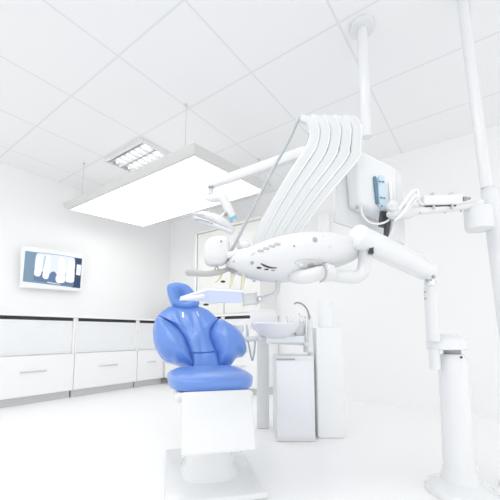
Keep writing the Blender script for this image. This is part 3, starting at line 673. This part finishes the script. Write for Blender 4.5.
bm = BM(); sweep(bm, spline([W(294.2, 304, CD), W(297, 302.6, CD), W(302, 304, CD), W(306.5, 308.6, CD+.02), W(309, 315, CD+.04), W(309.4, 319, CD+.05)], 6), px(.95, CD), seg=10)
obj('rinse_spout', bm, 'grey', tk, label='thin grey curved spout')
for x, y0, y1 in ((287, 317, 324), (299.5, 314, 323), (302.5, 316, 323), (305.5, 317, 340)):
    obj('cup_filler', sweep(BM(), spline([W(x-1.5, y0+.4, CD), W(x, y0, CD), W(x+.6, y0+2, CD), W(x+.6, y1, CD)], 4), px(.75, CD), seg=8), 'chrome', tk)
obj('filler_block', ellipsoid(BM(), W(294, 321.5, CD), R*px(3.4, CD), U*px(2.2, CD), F*.03, 3), 'gloss', tk)
bm = BM(); sweep(bm, spline([W(271, 341.5, CD), W(296, 342.4, CD), W(306, 343.6, CD+.03), W(310.5, 347, CD+.04), W(311, 356, CD+.05)], 6), [px(2.4, CD), px(2.6, CD), px(3.4, CD)])
obj('pipe_arm', bm, 'white', tk)
# cabinet under it
q0 = W(273, 354, CD); 
bm = BM(); zt = W(300, 355, CD+.05).z
cb = fl(292, 355, CD+.09)
obj('base_box', obox(BM(), Vector((cb.x, cb.y, zt/2+.001)), R*px(18.8, CD), FH*.16, Z*(zt/2), .008), 'white', tk)
obj('base_door', obox(BM(), Vector((cb.x, cb.y, zt/2))-FH*.165, R*px(18, CD), FH*.006, Z*(zt/2-.03), .003), 'china', tk)
obj('door_gap', obox(BM(), Vector((cb.x, cb.y, zt-.022))-FH*.1715-R*px(9, CD), R*px(9.0, CD), FH*.003, Z*.0045), 'grey', tk)
# tall water unit right of the basin
tw = thing('water_unit', 'tall plain white cabinet with a round white bottle on top, right of the basin', 'cabinet', fl(325, 350, CD+.12))
wc = fl(326, 350, CD+.14); zt2 = W(326, 327.6, CD+.05).z
obj('housing', obox(BM(), Vector((wc.x, wc.y, zt2/2+.001)), R*px(13.2, CD+.1), FH*.13, Z*(zt2/2), .012, 3), 'brightwhite', tw)
bt = W(325.7, 327.6, CD+.12)
obj('bottle', lathe(BM(), Vector((bt.x, bt.y, zt2+.002)), [(px(7.6, CD+.1), 0), (px(7.7, CD+.1), .01), (px(7.5, CD+.1), px(23, CD+.1)), (px(7.1, CD+.1), px(25, CD+.1)), (px(5, CD+.1), px(25.6, CD+.1))], seg=36), 'brightwhite', tw)
# white box behind the bowl
tx = thing('dispenser_box', 'plain white square box standing behind the basin bowl', 'box', fl(262, 330, CD+.34))
c = W(262.6, 320, CD+.34); bz = W(262, 333, CD+.34).z
obj('box_body', obox(BM(), c, R*px(12.6, CD+.34), FH*.09, Z*px(9, CD+.34), .008), 'brightwhite', tx)
obj('box_lid', obox(BM(), c+Z*px(9.3, CD+.34), R*px(12.9, CD+.34), FH*.094, Z*.006, .003), 'brightwhite', tx)
obj('box_stand', obox(BM(), Vector((c.x, c.y, (c.z-px(9, CD+.34))/2)), R*.05, FH*.05, Z*((c.z-px(9, CD+.34))/2-.001), .006), 'white', tx)
# assistant arm with looping hose
ta2 = thing('assistant_arm', 'short white holder arm with a looped grey hose left of the basin', 'holder arm', W(251, 338, 2.42))
obj('arm', sweep(BM(), [W(242, 339.4, 2.42), W(250, 338.8, 2.42), W(268, 338, 2.47)], [px(2.9, 2.4), px(2.8, 2.4), px(2.4, 2.4)], dome=True), 'white', ta2)
obj('joint', ellipsoid(BM(), W(257, 338.4, 2.37), R*.012, U*.012, F*.01), 'lightgrey', ta2)
obj('looped_hose', wire([W(248, 341, 2.40), W(249.5, 348, 2.39), W(251, 356, 2.39), W(252.3, 360.5, 2.39), W(253.6, 356, 2.39), W(254.6, 349, 2.39), W(255.2, 341, 2.40)], .006), 'hose', ta2, label='grey hose hanging in a loop')
obj('upright_tip', sweep(BM(), [W(247.8, 336, 2.42), W(247.4, 330, 2.42), W(246.6, 325, 2.42)], [.011, .009, .006], dome=True), 'lightgrey', ta2)
obj('cup_holder', sweep(BM(), [W(238.5, 335, 2.45), W(238.5, 330, 2.45), W(238.5, 325, 2.45)], [.030, .038, .040]), 'brightwhite', ta2)
# small dispenser on the back wall
dp = thing('wall_dispenser', 'small white dispenser on the back wall just behind the delivery unit', 'dispenser', (0, 0, 0))
c = onplane(323.5, 224, Vector((0, YB-.05, 0)), Vector((0, 1, 0))); dp.location = c
obj('case', box(BM(), (c.x-.075, YB-.1, c.z-.16), (c.x+.075, YB-.001, c.z+.12), .02, 3), 'brightwhite', dp)
obj('nozzle', lathe(BM(), Vector((c.x, YB-.07, c.z-.185)), [(.012, 0), (.015, .026)], seg=14), 'lightgrey', dp)

# ------------------------------------------------------------------ light
w = bpy.data.worlds.new('daylight'); bpy.context.scene.world = w; w.use_nodes = True
nt = w.node_tree; bg = nt.nodes['Background']
tc = nt.nodes.new('ShaderNodeTexCoord'); dt = nt.nodes.new('ShaderNodeVectorMath'); dt.operation = 'DOT_PRODUCT'; dt.inputs[1].default_value = Vector((.86, -.42, .28)).normalized()
nt.links.new(tc.outputs['Generated'], dt.inputs[0])
mr = nt.nodes.new('ShaderNodeMapRange'); mr.interpolation_type = 'SMOOTHSTEP'
mr.inputs['From Min'].default_value = -.1; mr.inputs['From Max'].default_value = .95; mr.inputs['To Min'].default_value = .92; mr.inputs['To Max'].default_value = 1.2
nt.links.new(dt.outputs['Value'], mr.inputs['Value']); nt.links.new(mr.outputs['Result'], bg.inputs['Strength'])
bg.inputs['Color'].default_value = (.985, .992, 1, 1)
# unseen area lights added near the ceiling to put highlights on the chair
for nm, x, y, e_ in (('added_area_light', -.75, .35, 13), ('added_area_light', -2.6, .1, 10)):
    ld = bpy.data.lights.new(nm, 'AREA'); ld.shape = 'RECTANGLE'; ld.size = 1.25; ld.size_y = .6; ld.energy = e_; ld.color = (1, .99, .97)
    lo = bpy.data.objects.new(nm, ld); C.objects.link(lo); lo.location = (x, y, H-.01)
sc_ = bpy.context.scene
sc_.view_settings.view_transform = 'Standard'; sc_.view_settings.look = 'None'; sc_.view_settings.gamma = 1
sc_.view_settings.use_curve_mapping = False; sc_.view_settings.exposure = .27
sc_.cycles.max_bounces = 12; sc_.cycles.diffuse_bounces = 8
